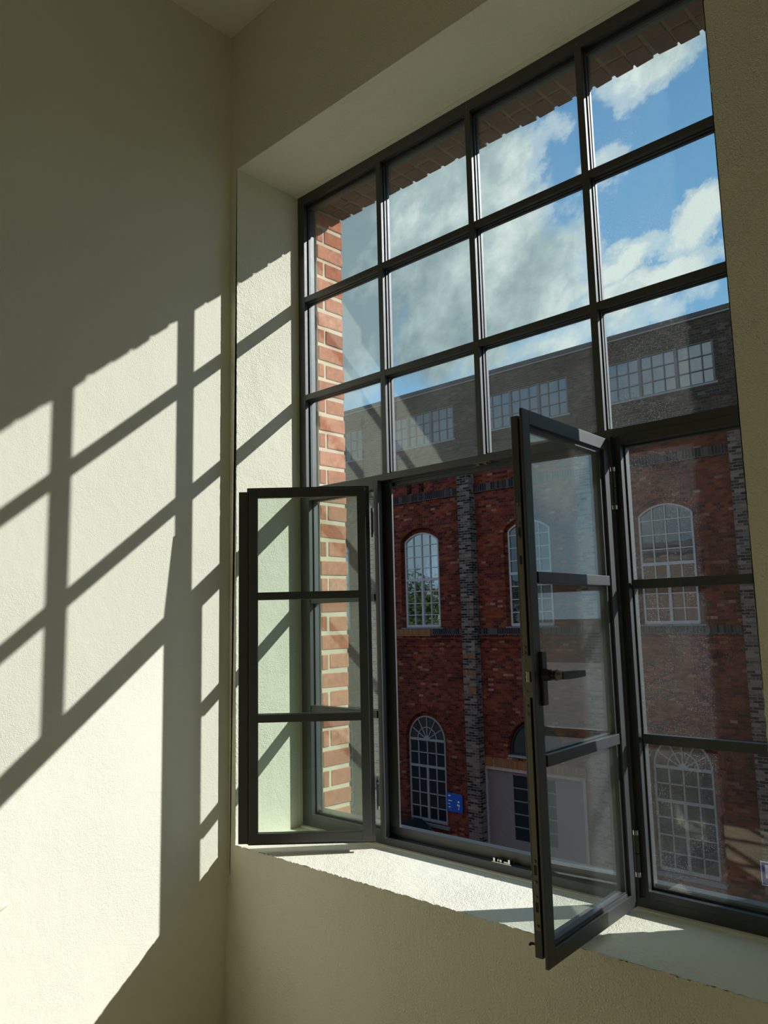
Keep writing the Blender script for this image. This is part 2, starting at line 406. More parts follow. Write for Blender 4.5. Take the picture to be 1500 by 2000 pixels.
# thin plaster fillet beside and above the frame, and mortar line on the sill
mb = MB()
mb.box(FL-.006, FL+.002, -.016, 0.0, FB, FT+.006); mb.box(FL, FR, -.020, 0.0, FT-.004, FT+.006); mb.box(FL, FR, -.016, 0.0, FB-.004, FB+.006)
tag(mb.build('trim_2', M_wall), kind='structure')
# torn flake of paint on the left wall
mb = MB(); N = 9
prev = None
for i in range(N):
    t = i/(N-1); y = -1.185+.052*t; z = -.822+.024*t+.004*math.sin(t*3); h = .006*math.sin(math.pi*t)+.001; d = .006*math.sin(math.pi*t)+.0006
    a = mb.bm.verts.new((X0+.0002, y, z-h)); b = mb.bm.verts.new((X0+d, y, z+h*.3)); c = mb.bm.verts.new((X0+d*.8, y, z+h*.5+.001)); e = mb.bm.verts.new((X0+.0002, y, z+h))
    if prev:
        for k in range(4): mb.bm.faces.new((prev[k], prev[(k+1) % 4], (a, b, c, e)[(k+1) % 4], (a, b, c, e)[k]))
    else: mb.bm.faces.new((a, b, c, e))
    prev = (a, b, c, e)
mb.bm.faces.new(prev[::-1])
tag(mb.build('paint_flake', M_wall), 'small curled white flake of paint peeling off the sunlit left wall', 'paint flake')

# ------------------------------------------------------------------ outer brick leaf of our own building
JX, JY, HZ = -.4500, .2164, 1.874     # left brick jamb, outer face, underside of the brick head
RJX = 1.352
GX0, GX1, GZ0, GZ1 = -21.0, 13.0, -7.7, 3.55
boxes = [(GX0, JX-.044, .062, JY, GZ0, GZ1), (RJX+.044, JX+W2, .062, JY, GZ0, GZ1), (RJX+W2, GX1, .062, JY, GZ0, GZ1),
         (JX-.044, RJX+.044, .062, JY, HZ+.056, GZ1), (JX+W2, RJX+W2, .062, JY, HZ+.004, GZ1),
         (JX-.044, RJX+.044, .062, JY, GZ0, -.805), (JX+W2, RJX+W2, .062, JY, GZ0, -.805)]
wo_ = B('wall_outside', M_out, boxes); tag(wo_, kind='structure')
part(B('roof_cornice', M_zincl, [(GX0, GX1, JY, JY+.35, GZ1-.25, GZ1), (GX0, GX1, JY, JY+.22, GZ1-.5, GZ1-.25), (GX0, GX1, JY, JY+.1, GZ1-1.0, GZ1-.9)], wo_), 'pale cornice mouldings along the roof edge')
B('outer_sill', M_zinc, [(JX, RJX, .055, JY+.03, -.803, -.793), (JX+W2, RJX+W2, .055, JY+.03, -.803, -.793)], wo_)
# hand-laid bricks of the jamb
def jamb(x, sgn, zlo, zhi, name):
    body = MB(); body.box(min(x-sgn*.0014, x-sgn*.045), max(x-sgn*.0014, x-sgn*.045), .0625, JY-.004, zlo, zhi)
    mo = body.build(name+'_mortar', M_mort, wo_)
    br = MB(); z = zlo; k = 0; r = random.Random(11)
    pitch_ = .0790
    while z < zhi-.02:
        h = .063+r.uniform(-.002, .003)
        if z+h > zhi: h = zhi-z
        ys = [(.064, .098), (.109, JY)] if k % 2 == 0 else [(.064, JY)]
        for (a, b) in ys:
            prot = r.uniform(.0002, .0030)
            a2 = a+r.uniform(-.002, .002) if a > .07 else a
            bb = bmesh.new(); xs = sorted((x-sgn*.045, x+sgn*prot))
            o1 = r.uniform(-.0016, .0016)
            M = Matrix.Rotation(r.uniform(-.022, .022), 4, 'X')
            c = Vector((0, (a2+b)/2, z+h/2))
            ps = [(xs[i], y, zz) for i in (0, 1) for y in (a2, b+r.uniform(-.002, .004)) for zz in (z+.0, z+h)]
            vv = [bb.verts.new(c + M @ (Vector(p)-c) + Vector((0, 0, o1))) for p in ps]
            for f in ((0, 1, 3, 2), (4, 6, 7, 5), (0, 4, 5, 1), (2, 3, 7, 6), (0, 2, 6, 4), (1, 5, 7, 3)): bb.faces.new([vv[i] for i in f])
            bmesh.ops.recalc_face_normals(bb, faces=bb.faces[:])
            bmesh.ops.bevel(bb, geom=bb.edges[:], offset=.004, segments=2, profile=.5, affect='EDGES')
            tmp = bpy.data.meshes.new('t'); bb.to_mesh(tmp); br.bm.from_mesh(tmp); bpy.data.meshes.remove(tmp); bb.free()
        z += pitch_; k += 1
    return br.build(name, M_jamb, wo_)
jamb(JX, 1, -.803, HZ+.05, 'brick_jamb'); jamb(RJX, -1, -.803, HZ+.05, 'brick_jamb')
# soldier course over the window
def lintel(xa, xb):
    MB().box(xa, xb, .063, JY-.006, HZ+.006, HZ+.06).build('lintel_mortar', M_mortd, wo_)
    br = MB(); r = random.Random(4); x = xa+.004
    while x < xb-.03:
        w_ = .064+r.uniform(-.003, .003)
        for (a, b) in ((.064, .128), (.138, JY+.001)):
            bb = bmesh.new(); dz = r.uniform(-.004, .0035)
            ps = [(xx, yy, zz) for xx in (x+r.uniform(-.002, .002), x+w_) for yy in (a, b+r.uniform(-.003, .003)) for zz in (HZ+dz, HZ+.055)]
            vv = [bb.verts.new(p) for p in ps]
            for f in ((0, 1, 3, 2), (4, 6, 7, 5), (0, 4, 5, 1), (2, 3, 7, 6), (0, 2, 6, 4), (1, 5, 7, 3)): bb.faces.new([vv[i] for i in f])
            bmesh.ops.recalc_face_normals(bb, faces=bb.faces[:])
            bmesh.ops.bevel(bb, geom=bb.edges[:], offset=.004, segments=2, profile=.5, affect='EDGES')
            tmp = bpy.data.meshes.new('t'); bb.to_mesh(tmp); br.bm.from_mesh(tmp); bpy.data.meshes.remove(tmp); bb.free()
        x += .0765
    return br.build('brick_lintel', M_lint, wo_)
lintel(JX-.001, RJX+.001)

# ================================================================== WINDOW 1: fixed steel grid
BX = [-.008, .447, .902]       # muntin centres
HZs = [1.431, .988]            # upper glazing bars
TZ = .575                      # transom
GY0, GY1 = .026, .032          # panes
BW = .0125
LFX, RFX, TFZ = -.466, 1.366, 1.866   # sight lines of the outer frame
def window(name, opened, fix_mat):
    win = empty(name, kind='structure')
    mb = MB()
    mb.box(FL, LFX, 0, .022, FB, FT, .0012); mb.box(RFX, FR, 0, .022, FB, FT, .0012)
    mb.box(LFX, RFX, 0, .022, TFZ+.012, FT, .0012); mb.box(LFX, RFX, 0, .026, FB, -.757, .0012)
    mb.box(FL+.006, LFX+.006, .022, .062, FB, FT-.006, .0012); mb.box(RFX-.006, FR-.006, .022, .062, FB, FT-.006, .0012)
    mb.box(LFX+.006, RFX-.006, .022, .062, TFZ-.004, FT-.006, .0012); mb.box(LFX, RFX, .030, .064, FB, -.722 if opened else -.735, .0012)
    # inner lip lines of the bottom rail
    mb.box(LFX, RFX, .026, .030, FB, -.768, .0008)
    mb.build('window_frame', M_frame, win)
    # mullions and transom
    for i in (0, 2):
        mb = MB(); inn = 1 if i == 0 else -1; q = (lambda t: t) if i == 0 else (lambda t: .894-t)
        a, b = sorted((q(-.058), q(-.044))); mb.box(a, b, 0, .022, -.757, TZ-.012, .0012)
        a, b = sorted((q(-.046), q(-.031))); mb.box(a, b, -.018, .004, -.757, TZ-.012, .0012)
        a, b = sorted((q(-.058), q(.004))); mb.box(a, b, .022, .030, -.722, TZ-.02, .0012)
        a, b = sorted((q(-.058), q(-.022))); mb.box(a, b, .030, .058, -.722, TZ-.02, .0012)
        mb.build('mullion', M_frame, win)
    mb = MB(); mb.box(LFX, RFX, 0, .026, TZ-.013, TZ+.013, .0012); mb.box(LFX, RFX, .026, .036, TZ-.020, TZ+.020, .001); mb.box(LFX, RFX, .036, .064, TZ-.034, TZ+.024, .0012)
    mb.build('transom', M_frame, win)
    if not opened:
        mb = MB(); x = BX[1]; mb.box(x-.022, x+.022, -.004, .045, -.757, TZ-.012, .0012)
        for z in (.120, -.321): mb.box(BX[0]-.044, BX[2]+.036, 0, .05, z-.014, z+.014, .0012)
        mb.build('mullion', M_frame, win)
    # glazing bars of the upper lights
    for x in BX:
        mb = MB(); mb.box(x-BW, x+BW, 0, .016, TZ+.013, TFZ+.013, .0012); mb.box(x-BW*.55, x+BW*.55, .016, .058, TZ+.02, TFZ, .0008)
        mb.box(x-BW*1.35, x+BW*1.35, .0165, .0255, TZ+.02, TFZ, .001); mb.box(x-BW*1.3, x+BW*1.3, .034, .046, TZ+.02, TFZ, .001)
        mb.build('glazing_bar', M_frame, win)
    for z in HZs:
        mb = MB(); mb.box(LFX, RFX, .0006, .0155, z-BW, z+BW, .0012); mb.box(LFX, RFX, .0165, .057, z-BW*.55, z+BW*.55, .0008)
        mb.box(LFX, RFX, .0168, .0252, z-BW*1.25, z+BW*1.25, .001); mb.box(LFX, RFX, .0343, .0457, z-BW*1.3, z+BW*1.3, .001)
        mb.build('glazing_bar', M_frame, win)
    # panes of the upper lights
    xs = [LFX] + BX + [RFX]; zs = [TZ+.013, HZs[1], HZs[0], TFZ+.006]
    for i in range(4):
        for k in range(3):
            a = xs[i]+(.004 if i else .006); b = xs[i+1]-.004
            MB().box(a, b, GY0, GY1, zs[k]+.002, zs[k+1]-.002).build('pane', fix_mat[0] if i < 3 else fix_mat[1], win)
    # fixed sashes beside the casements
    for (a, b, gm) in ((LFX-.004, -.058, fix_mat[0]), (.952, RFX+.004, fix_mat[1])):
        mb = MB()
        wl_, wr_ = (.022, .010) if a < 0 else (.010, .022)
        mb.ringframe(a, b, -.757, TZ-.012, (wl_, wr_, .020, .028), -.003, .020, .0012)
        mb.ringframe(a+.003, b-.003, -.751, TZ-.018, (wl_+.002, wr_+.002, .020, .028), .020, .044, .0012)
        for z in (.116, -.323): mb.box(a+.02, b-.02, .0, .024, z-.0135, z+.0135, .0012); mb.box(a+.02, b-.02, .024, .05, z-.008, z+.008, .001)
        mb.build('fixed_sash', M_frame, win)
        zz = [-.757+.022, -.323, .116, TZ-.012-.030]
        for k in range(3): MB().box(a+wl_+.002, b-wr_-.002, .0215, .0265, zz[k]+.001, zz[k+1]-.001).build('pane', gm, win)
    return win
win1 = window('window_1', True, (M_glass, M_glassd))
# pale screw heads on the frame
for (x, z) in ((BX[0], 1.893), (BX[1], 1.893), (BX[2], 1.893), (FL+.022, 1.893)):
    part(MB().cyl((x, .0005, z), (x, -.0022, z), .0038, 12).build('screw', M_lock, win1), 'small pale screw head')
for z in (1.63, 1.2, .8):
    part(MB().cyl((FL+.026, .0005, z), (FL+.026, -.0022, z), .0034, 12).build('screw', M_lock, win1), 'small pale screw head')
# strike plate under the transom, catch on the bottom rail
mb = MB(); mb.box(.413, .482, -.001, .022, TZ-.0155, TZ-.013, .0005); mb.box(.425, .437, .002, .018, TZ-.022, TZ-.0155, .001); mb.box(.458, .468, .002, .018, TZ-.022, TZ-.0155, .001)
part(mb.build('strike_plate', M_lock, win1), 'galvanised strike plate under the transom')
mb = MB(); mb.box(.425, .500, .001, .024, -.757, -.7545, .0006); mb.box(.428, .436, .004, .020, -.7545, -.744, .001); mb.box(.452, .460, .006, .020, -.7545, -.747, .001)
mb.cyl((.444, .011, -.7545), (.444, .011, -.748), .0035, 10); mb.box(.468, .494, .006, .012, -.7545, -.750, .001); mb.box(.486, .494, .004, .020, -.7545, -.741, .001)
part(mb.build('catch_plate', M_chrome, win1), 'bright metal catch on the bottom rail')

# ------------------------------------------------------------------ casements
def hinge(parent, y, z0, z1, x=0.0, r=.0062):
    zm = (z0+z1)/2
    h = MB().cyl((x, y, zm+.001), (x, y, z1-.012), r, 18).build('hinge', M_frame, parent, smooth=False)
    MB().cyl((x, y, z0+.012), (x, y, zm-.001), r*1.02, 18).build('hinge_knuckle', M_frame, h)
    part(MB().cyl((x, y, z1-.0125), (x, y, z1), r*1.02, 18).build('hinge_cap', M_chrome, h), 'chrome cap of the hinge')
    part(MB().cyl((x, y, z0), (x, y, z0+.0125), r*1.02, 18).build('hinge_cap', M_chrome, h), 'chrome cap of the hinge')
    MB().box(x-.004, x+.004, min(y, y*.2), max(y, y*.2)+.001, z0+.02, z1-.02, .0006).build('hinge_leaf', M_frame, h)
    return h
BARZ = (.127, -.318)
def casement(name, origin, ang, W, v, zt, zb, gm, label, group):
    """local x runs from the hinge to the free edge; local y*v runs from the outer face to the room face"""
    root = empty(name, (origin[0], origin[1], 0), ang, label, 'casement window', group)
    T = .042 if v > 0 else .052; D2 = T-.008
    def yb(a, b): return sorted((a*v, b*v))
    def bx(mb, x0, x1, a, b, z0, z1, bev=.0012):
        y0, y1 = yb(a, b); mb.box(x0, x1, y0, y1, z0, z1, bev); return mb
    def ring(mb, x0, x1, z0, z1, wd, a, b):
        y0, y1 = yb(a, b); mb.ringframe(x0, x1, z0, z1, wd, y0, y1, .0012)
    IN = .014                                     # body is set in from the room-side flange
    mg = .038 if v < 0 else .044
    gx0, gx1, gz0, gz1 = mg+.002, W-mg-(.002 if v > 0 else 0), zb+mg, zt-mg
    fr = MB()
    ring(fr, IN, W-IN, zb+IN, zt-IN, .032, 0, .020)           # outer half of the section
    ring(fr, IN+.006, W-IN-.006, zb+IN+.006, zt-IN-.006, .022, .020, D2)
    fr.build('frame', M_frame, root)
    fl = MB(); ring(fl, 0, W, zb, zt, (.036, .036, .036, .036), D2, T)
    fl.build('flange', M_frame, root)
    gk = MB(); ring(gk, gx0-.004, gx1+.004, gz0-.004, gz1+.004, .008, .004, .032)
    gk.build('glazing_bead', M_frame, root)
    for z in BARZ:
        b_ = MB(); bx(b_, gx0, gx1, 0.001, .014, z-.014, z+.014); bx(b_, gx0, gx1, .014, .028, z-.007, z+.007, .0008); bx(b_, gx0, gx1, .028, T-.001, z-.014, z+.014)
        b_.build('glazing_bar', M_frame, root)
    zz = [gz0, BARZ[1], BARZ[0], gz1]
    for k in range(3):
        MB().box(gx0-.001, gx1+.001, *yb(.018, .023), zz[k]+(.008 if k else 0), zz[k+1]-(.008 if k < 2 else 0)).build('pane', gm, root)
    return root
# left leaf: swung far back, we look at its outer face
LP = Vector((-.026, -.073)); LTIP = Vector((-.357, -.387)); d = LTIP-LP; LW = d.length+.012; LA = math.atan2(d.y, d.x)
cl = casement('casement_window', LP, LA, LW, -1, .543, -.765, M_glassl, 'dark green-black metal casement swung back against the left reveal, three pale green panes', None)
mb = MB(); mb.box(LW-.006, LW+.030, -.052, -.036, -.762, .527, .0012); mb.build('meeting_strip', M_frame, cl)
mb = MB(); mb.box(.004, LW-.004, -.0505, -.0485, -.770, -.764, .0005); mb.build('weather_seal', M_black, cl)
def left_hinge(z0, z1):
    hinge(cl, -.046, z0, z1, x=-.012)
left_hinge(.343, .455); left_hinge(-.655, -.538)
# right leaf: standing straight into the room, we look at its room face
RP = Vector((.935, -.0225)); RTIP = Vector((.9612, -.530)); d = RTIP-RP; RW = d.length; RA = math.atan2(d.y, d.x)
# the room face lies on the line RP-RTIP, so the outer face starts one thickness to the -x side
nrm2 = Vector((-d.normalized().y, d.normalized().x))     # local +y
cr = casement('casement_window', RP-nrm2*.042, RA, RW, 1, .553, -.776, M_glassr, 'dark metal casement standing open straight into the room, with lever handle and lock strip', None)
hinge(cr, .046, .340, .468, x=-.010, r=.0078); hinge(cr, .046, -.700, -.575, x=-.010, r=.0078)
# lock strip set in the free edge
xe = RW-.014
mb = MB(); mb.box(xe-.001, xe+.0022, .006, .020, -.70, .315, .0004)
strip = mb.build('lock_strip', M_lock, cr); part(strip, 'galvanised lock strip in the free edge')
mb = MB(); mb.box(xe+.0022, xe+.0042, .005, .030, -.165, -.065, .0006); case = mb.build('lock_case_plate', M_lock, strip)
MB().box(xe+.004, xe+.011, .017, .027, -.128, -.103, .001).build('latch_bolt', M_chrome, strip)
MB().box(xe+.0035, xe+.0046, .010, .017, -.126, -.106, .0).build('bolt_slot', M_black, strip)
for z in (.308, .262, .228, -.045, -.058, -.078, -.116, -.150, -.185, -.205, -.545, -.592, -.625, -.690):
    MB().cyl((xe+.002, .012, z), (xe+.0058, .012, z), .0036, 12).build('screw', M_lock, strip)
for z in (.240, .170, -.565, -.648):
    MB().box(xe+.0018, xe+.0030, .009, .016, z-.011, z+.011).build('cam_slot', M_black, strip)
# lever handle
hb = MB(); hb.box(RW-.050, RW-.026, .041, .050, -.185, -.055, .003)
hroot = hb.build('handle', M_handle, cr); part(hroot, 'dark bronze lever handle on a long backplate')
mb = MB(); mb.cyl((RW-.038, .049, -.112), (RW-.038, .066, -.112), .016, 24, .013); mb.cyl((RW-.038, .066, -.112), (RW-.038, .082, -.112), .011, 24, .013)
mb.build('handle_neck', M_handle, hroot, smooth=False)
mb = MB(); mb.cyl((RW-.038, .074, -.112), (RW-.038, .096, -.112), .0125, 8, .010); part(mb.build('handle_hub', M_lock, hroot), 'brass-toned hub of the lever')
mb = MB()
pts = [(RW-.038, .020, .0095), (RW-.075, .021, .0100), (RW-.110, .019, .0092), (RW-.145, .016, .0080), (RW-.160, .013, .0072)]
prev = None
for (x, dep, hh) in pts:
    zc = -.112-.003*(RW-x)/.16; y1_ = .098
    q = [mb.bm.verts.new((x, y1_-dep*.55, zc-hh)), mb.bm.verts.new((x, y1_, zc-hh)), mb.bm.verts.new((x, y1_, zc+hh)), mb.bm.verts.new((x, y1_-dep*.55, zc+hh))]
    if prev:
        for k in range(4): mb.bm.faces.new((prev[k], prev[(k+1) % 4], q[(k+1) % 4], q[k]))
    else: mb.bm.faces.new(q)
    prev = q
mb.bm.faces.new(prev[::-1])
bmesh.ops.bevel(mb.bm, geom=mb.bm.edges[:], offset=.0014, segments=2, affect='EDGES')
mb.build('lever', M_handle, hroot)
# little rubber stop at the bottom corner
mb = MB(); mb.cyl((RW-.02, .004, -.735), (RW-.02, -.012, -.735), .003, 10); mb.cyl((RW-.02, -.012, -.735), (RW-.015, -.016, -.739), .004, 10, .002)
mb.build('stop_pin', M_black, cr)

win2 = window('window_2', False, (M_glass, M_glass)); win2.location = (W2, 0, 0)

# ================================================================== OUTSIDE
gnd = B('ground', M_asph, [(-120, 120, .22, 120, -7.9, -7.7), (-120, GX0-.5, -60, .22, -7.9, -7.7)]); tag(gnd, kind='structure')
FY = 18.0
P1 = 4.275
WX = [-19.43, -15.155, -10.88, -6.605, -2.33]     # window axes
bld = empty('brick_building', (0, 0, 0), 0, 'dark red brick hall across the yard with arched windows and a flat roof edge', 'building')
# --- wall with openings, cut as a filled curve with holes
def seg_arch(cx, hw, z0, zs, rise, n=14, full=False):
    """outline of an arched opening: bottom z0, springing zs"""
    pts = [(cx-hw, z0), (cx+hw, z0)]
    R = (hw*hw+rise*rise)/(2*rise); a0 = math.asin(min(1, hw/R)); cz = zs+rise-R
    for i in range(n+1):
        a = a0-2*a0*i/n; pts.append((cx+R*math.sin(a), cz+R*math.cos(a)))
    return pts
ROOFZ = 7.86
XA, XB = -34.0, 6.0
holes = []
for cx in WX: holes.append(seg_arch(cx, .93, -.30, 2.66, .42))
lowc = [c for c in WX if abs(c+10.88) > .1]
for cx in lowc: holes.append(seg_arch(cx, .90, -6.60, -3.92, .90))
GCX = -11.0
holes.append(seg_arch(GCX, .98, -4.12, -3.95, .95))
holes.append([(-12.92, -7.7+.001), (-9.42, -7.7+.001), (-9.42, -4.47), (-12.92, -4.47)])
CG = [(-8.10, -5.02), (-12.38, -9.30), (-16.655, -13.575), (-20.93, -17.85), (-3.83, -.75)]
for (a, b) in CG: holes.append([(a, 5.92), (b, 5.92), (b, 7.08), (a, 7.08)])
for x in (-15.61, -15.06): holes.append([(x-.11, 4.30), (x+.11, 4.30), (x+.11, 5.25), (x-.11, 5.25)])
cu = bpy.data.curves.new('c', 'CURVE'); cu.dimensions = '2D'; cu.fill_mode = 'BOTH'; cu.extrude = .19
def addsp(pts):
    sp = cu.splines.new('POLY'); sp.points.add(len(pts)-1); sp.use_cyclic_u = True
    for p_, q in zip(sp.points, pts): p_.co = (q[0], q[1], 0, 1)
addsp([(XA, -7.7), (XB, -7.7), (XB, ROOFZ-.12), (XA, ROOFZ-.12)])
for h in holes: addsp(h)
co_ = bpy.data.objects.new('c', cu); col.objects.link(co_)
dg = bpy.context.evaluated_depsgraph_get(); me = bpy.data.meshes.new_from_object(co_.evaluated_get(dg))
bpy.data.objects.remove(co_); 
me.transform(Matrix(((1, 0, 0, 0), (0, 0, -1, FY+.19), (0, 1, 0, 0), (0, 0, 0, 1))))
me.materials.clear(); me.materials.append(M_fac)
fw_ = bpy.data.objects.new('brick_wall', me); col.objects.link(fw_); fw_.parent = bld
part(B('parapet_flashing', M_zinc, [(XA, XB, FY-.07, FY+.5, ROOFZ-.12, ROOFZ)], bld, .01), 'dark zinc edge along the flat roof')
part(B('gutter_edge', M_zincl, [(XA, XB, FY-.05, FY-.001, ROOFZ-.17, ROOFZ-.125)], bld), 'thin pale strip below the roof edge')
B('roof', M_roofg, [(XA, XB, FY+.5, FY+14, ROOFZ-.12, ROOFZ-.05)], bld)
B('back_wall', M_fac, [(XA, XB, FY+13.8, FY+14, -7.7, ROOFZ-.13), (XA, XA+.2, FY+.4, FY+13.8, -7.7, ROOFZ-.13), (XB-.2, XB, FY+.4, FY+13.8, -7.7, ROOFZ-.13)], bld)
for x in (-17.35, -13.07, -8.80, -4.52, -.25):
    part(B('pilaster', M_pil, [(x-.24, x+.24, FY-.30, FY-.001, -7.7, 4.90)], bld), 'grey weathered brick pilaster')
pil = [-17.35, -13.07, -8.80, -4.52, -.25]
def bandpieces(z0, z1, dep):
    out = []; xs = [XA]+pil+[XB]
    for i in range(len(xs)-1):
        a = xs[i]+(.242 if i else 0); b = xs[i+1]-(.242 if i < len(xs)-2 else 0); out.append((a, b, FY-dep, FY-.001, z0, z1))
    return out
part(B('string_course', M_dkb, bandpieces(3.98, 4.25, .05), bld), 'band of black bricks on end')
part(B('string_course', M_dkb, bandpieces(-.54, -.31, .10), bld), 'band of black bricks on end below the upper windows')
part(B('string_course', M_fac, bandpieces(-.66, -.56, .06)+bandpieces(-.90, -.78, .05), bld), 'projecting red brick courses')
part(B('string_course', M_fac, bandpieces(5.55, 5.72, .05), bld), 'red brick ledge below the roof-level windows')
part(B('sill', M_ylb, [(-16.25, -14.75, FY-.13, FY-.101, -.55, -.32)], bld), 'ochre bricks below the first upper window')
# repaired bricks on the pilaster
for (a_, b_, z0, z1) in ((-13.31, -12.83, -1.24, -1.12), (-13.31, -12.83, -1.72, -1.60), (-13.12, -12.84, -2.32, -2.12), (-13.18, -13.02, -2.00, -1.92)):
    part(B('repair_brick', M_ylb, [(a_, b_, FY-.306, FY-.30, z0, z1)], bld), 'orange replacement bricks in the pilaster')
# arch rings round the openings (soldier bricks)
def arch_ring(cx, hw, zs, rise, th, y0, y1, mat, name, n):
    R = (hw*hw+rise*rise)/(2*rise); a0 = math.asin(min(1, hw/R)); cz = zs+rise-R
    mb = MB()
    for i in range(n):
        a = -a0+2*a0*(i+.08)/n; b = -a0+2*a0*(i+.92)/n
        q = [(cx+r*math.sin(t), cz+r*math.cos(t)) for (r, t) in ((R, a), (R, b), (R+th, b), (R+th, a))]
        mb.poly_prism(q, lambda p, d: (p[0], d, p[1]), y0, y1)
    return mb.build(name, mat, bld)
for cx in WX[1:4]: arch_ring(cx, .93, 2.66, .42, .26, FY-.012, FY+.05, M_fac, 'arch', 22)
for cx in (-15.155, -6.605): arch_ring(cx, .90, -3.92, .90, .26, FY-.012, FY+.05, M_fac, 'arch', 34)
arch_ring(GCX, .98, -3.95, .95, .26, FY-.012, FY+.05, M_fac, 'arch', 34)
# --- glazed windows of the hall
def bars(mb, segs, wd, y0, y1):
    for (xa, za, xb, zb_) in segs:
        dx, dz = xb-xa, zb_-za; L = math.hypot(dx, dz); nx, nz = -dz/L*wd/2, dx/L*wd/2
        mb.poly_prism([(xa+nx, za+nz), (xa-nx, za-nz), (xb-nx, zb_-nz), (xb+nx, zb_+nz)], lambda p, d: (p[0], d, p[1]), y0, y1)
WY = FY+.14
def upper_window(cx, gm, fm=M_cream):
    oc = cx; cx = cx-.08
    hw, z0, zs, rise = .72, -.25, 2.64, .27
    out = seg_arch(cx, hw, z0, zs, rise)
    mb = MB(); L = len(out)
    bars(mb, [(*out[i], *out[(i+1) % L]) for i in range(L)], .05, WY-.03, WY+.02)
    R = (hw*hw+rise*rise)/(2*rise); cz = zs+rise-R
    for k in (1, 2, 3):
        x = cx-hw+2*hw*k/4; top = cz+math.sqrt(R*R-(x-cx)**2)
        bars(mb, [(x, z0, x, top)], .03, WY-.02, WY+.01)
    for z in (.15, .54, .94, 1.72, 2.11, 2.50): bars(mb, [(cx-hw, z, cx+hw, z)], .028, WY-.022, WY+.012)
    bars(mb, [(cx-hw, 1.33, cx+hw, 1.33)], .085, WY-.04, WY+.02); bars(mb, [(cx, z0, cx, 1.33)], .075, WY-.038, WY+.02)
    bars(mb, [(cx-hw, z0+.03, cx+hw, z0+.03)], .08, WY-.04, WY+.02)
    f = part(mb.build('arched_window', fm, bld), 'pale glazing bars of an arched window')
    MB().poly_prism(out, lambda p, d: (p[0], d, p[1]), WY+.012, WY+.022).build('pane', gm, f)
    # reveal closing the opening behind the bars
    mb = MB(); big = seg_arch(oc, .96, -.33, 2.66, .46); L = len(big)
    inner = seg_arch(cx, hw-.005, z0+.005, zs, rise-.004)
    A = [mb.bm.verts.new((p[0], WY+.0, p[1])) for p in big]; Bv = [mb.bm.verts.new((p[0], WY+.0, p[1])) for p in inner]
    A2 = [mb.bm.verts.new((p[0], WY+.14, p[1])) for p in big]; B2 = [mb.bm.verts.new((p[0], WY+.14, p[1])) for p in inner]
    for i in range(L):
        j = (i+1) % L
        mb.bm.faces.new((A[i], A[j], Bv[j], Bv[i])); mb.bm.faces.new((B2[i], B2[j], A2[j], A2[i])); mb.bm.faces.new((Bv[i], Bv[j], B2[j], B2[i])); mb.bm.faces.new((A[j], A[i], A2[i], A2[j]))
    part(mb.build('window_surround', M_fac, f), 'stepped red brick surround')
    B('window_sill', M_stone, [(oc-.9, oc+.9, FY-.09, WY-.03, -.33, -.27)], f)
    return f
upper_window(WX[0], M_fg1); upper_window(WX[1], M_fg1); upper_window(WX[2], M_fg4); upper_window(WX[3], M_fg4); upper_window(WX[4], M_fg4)
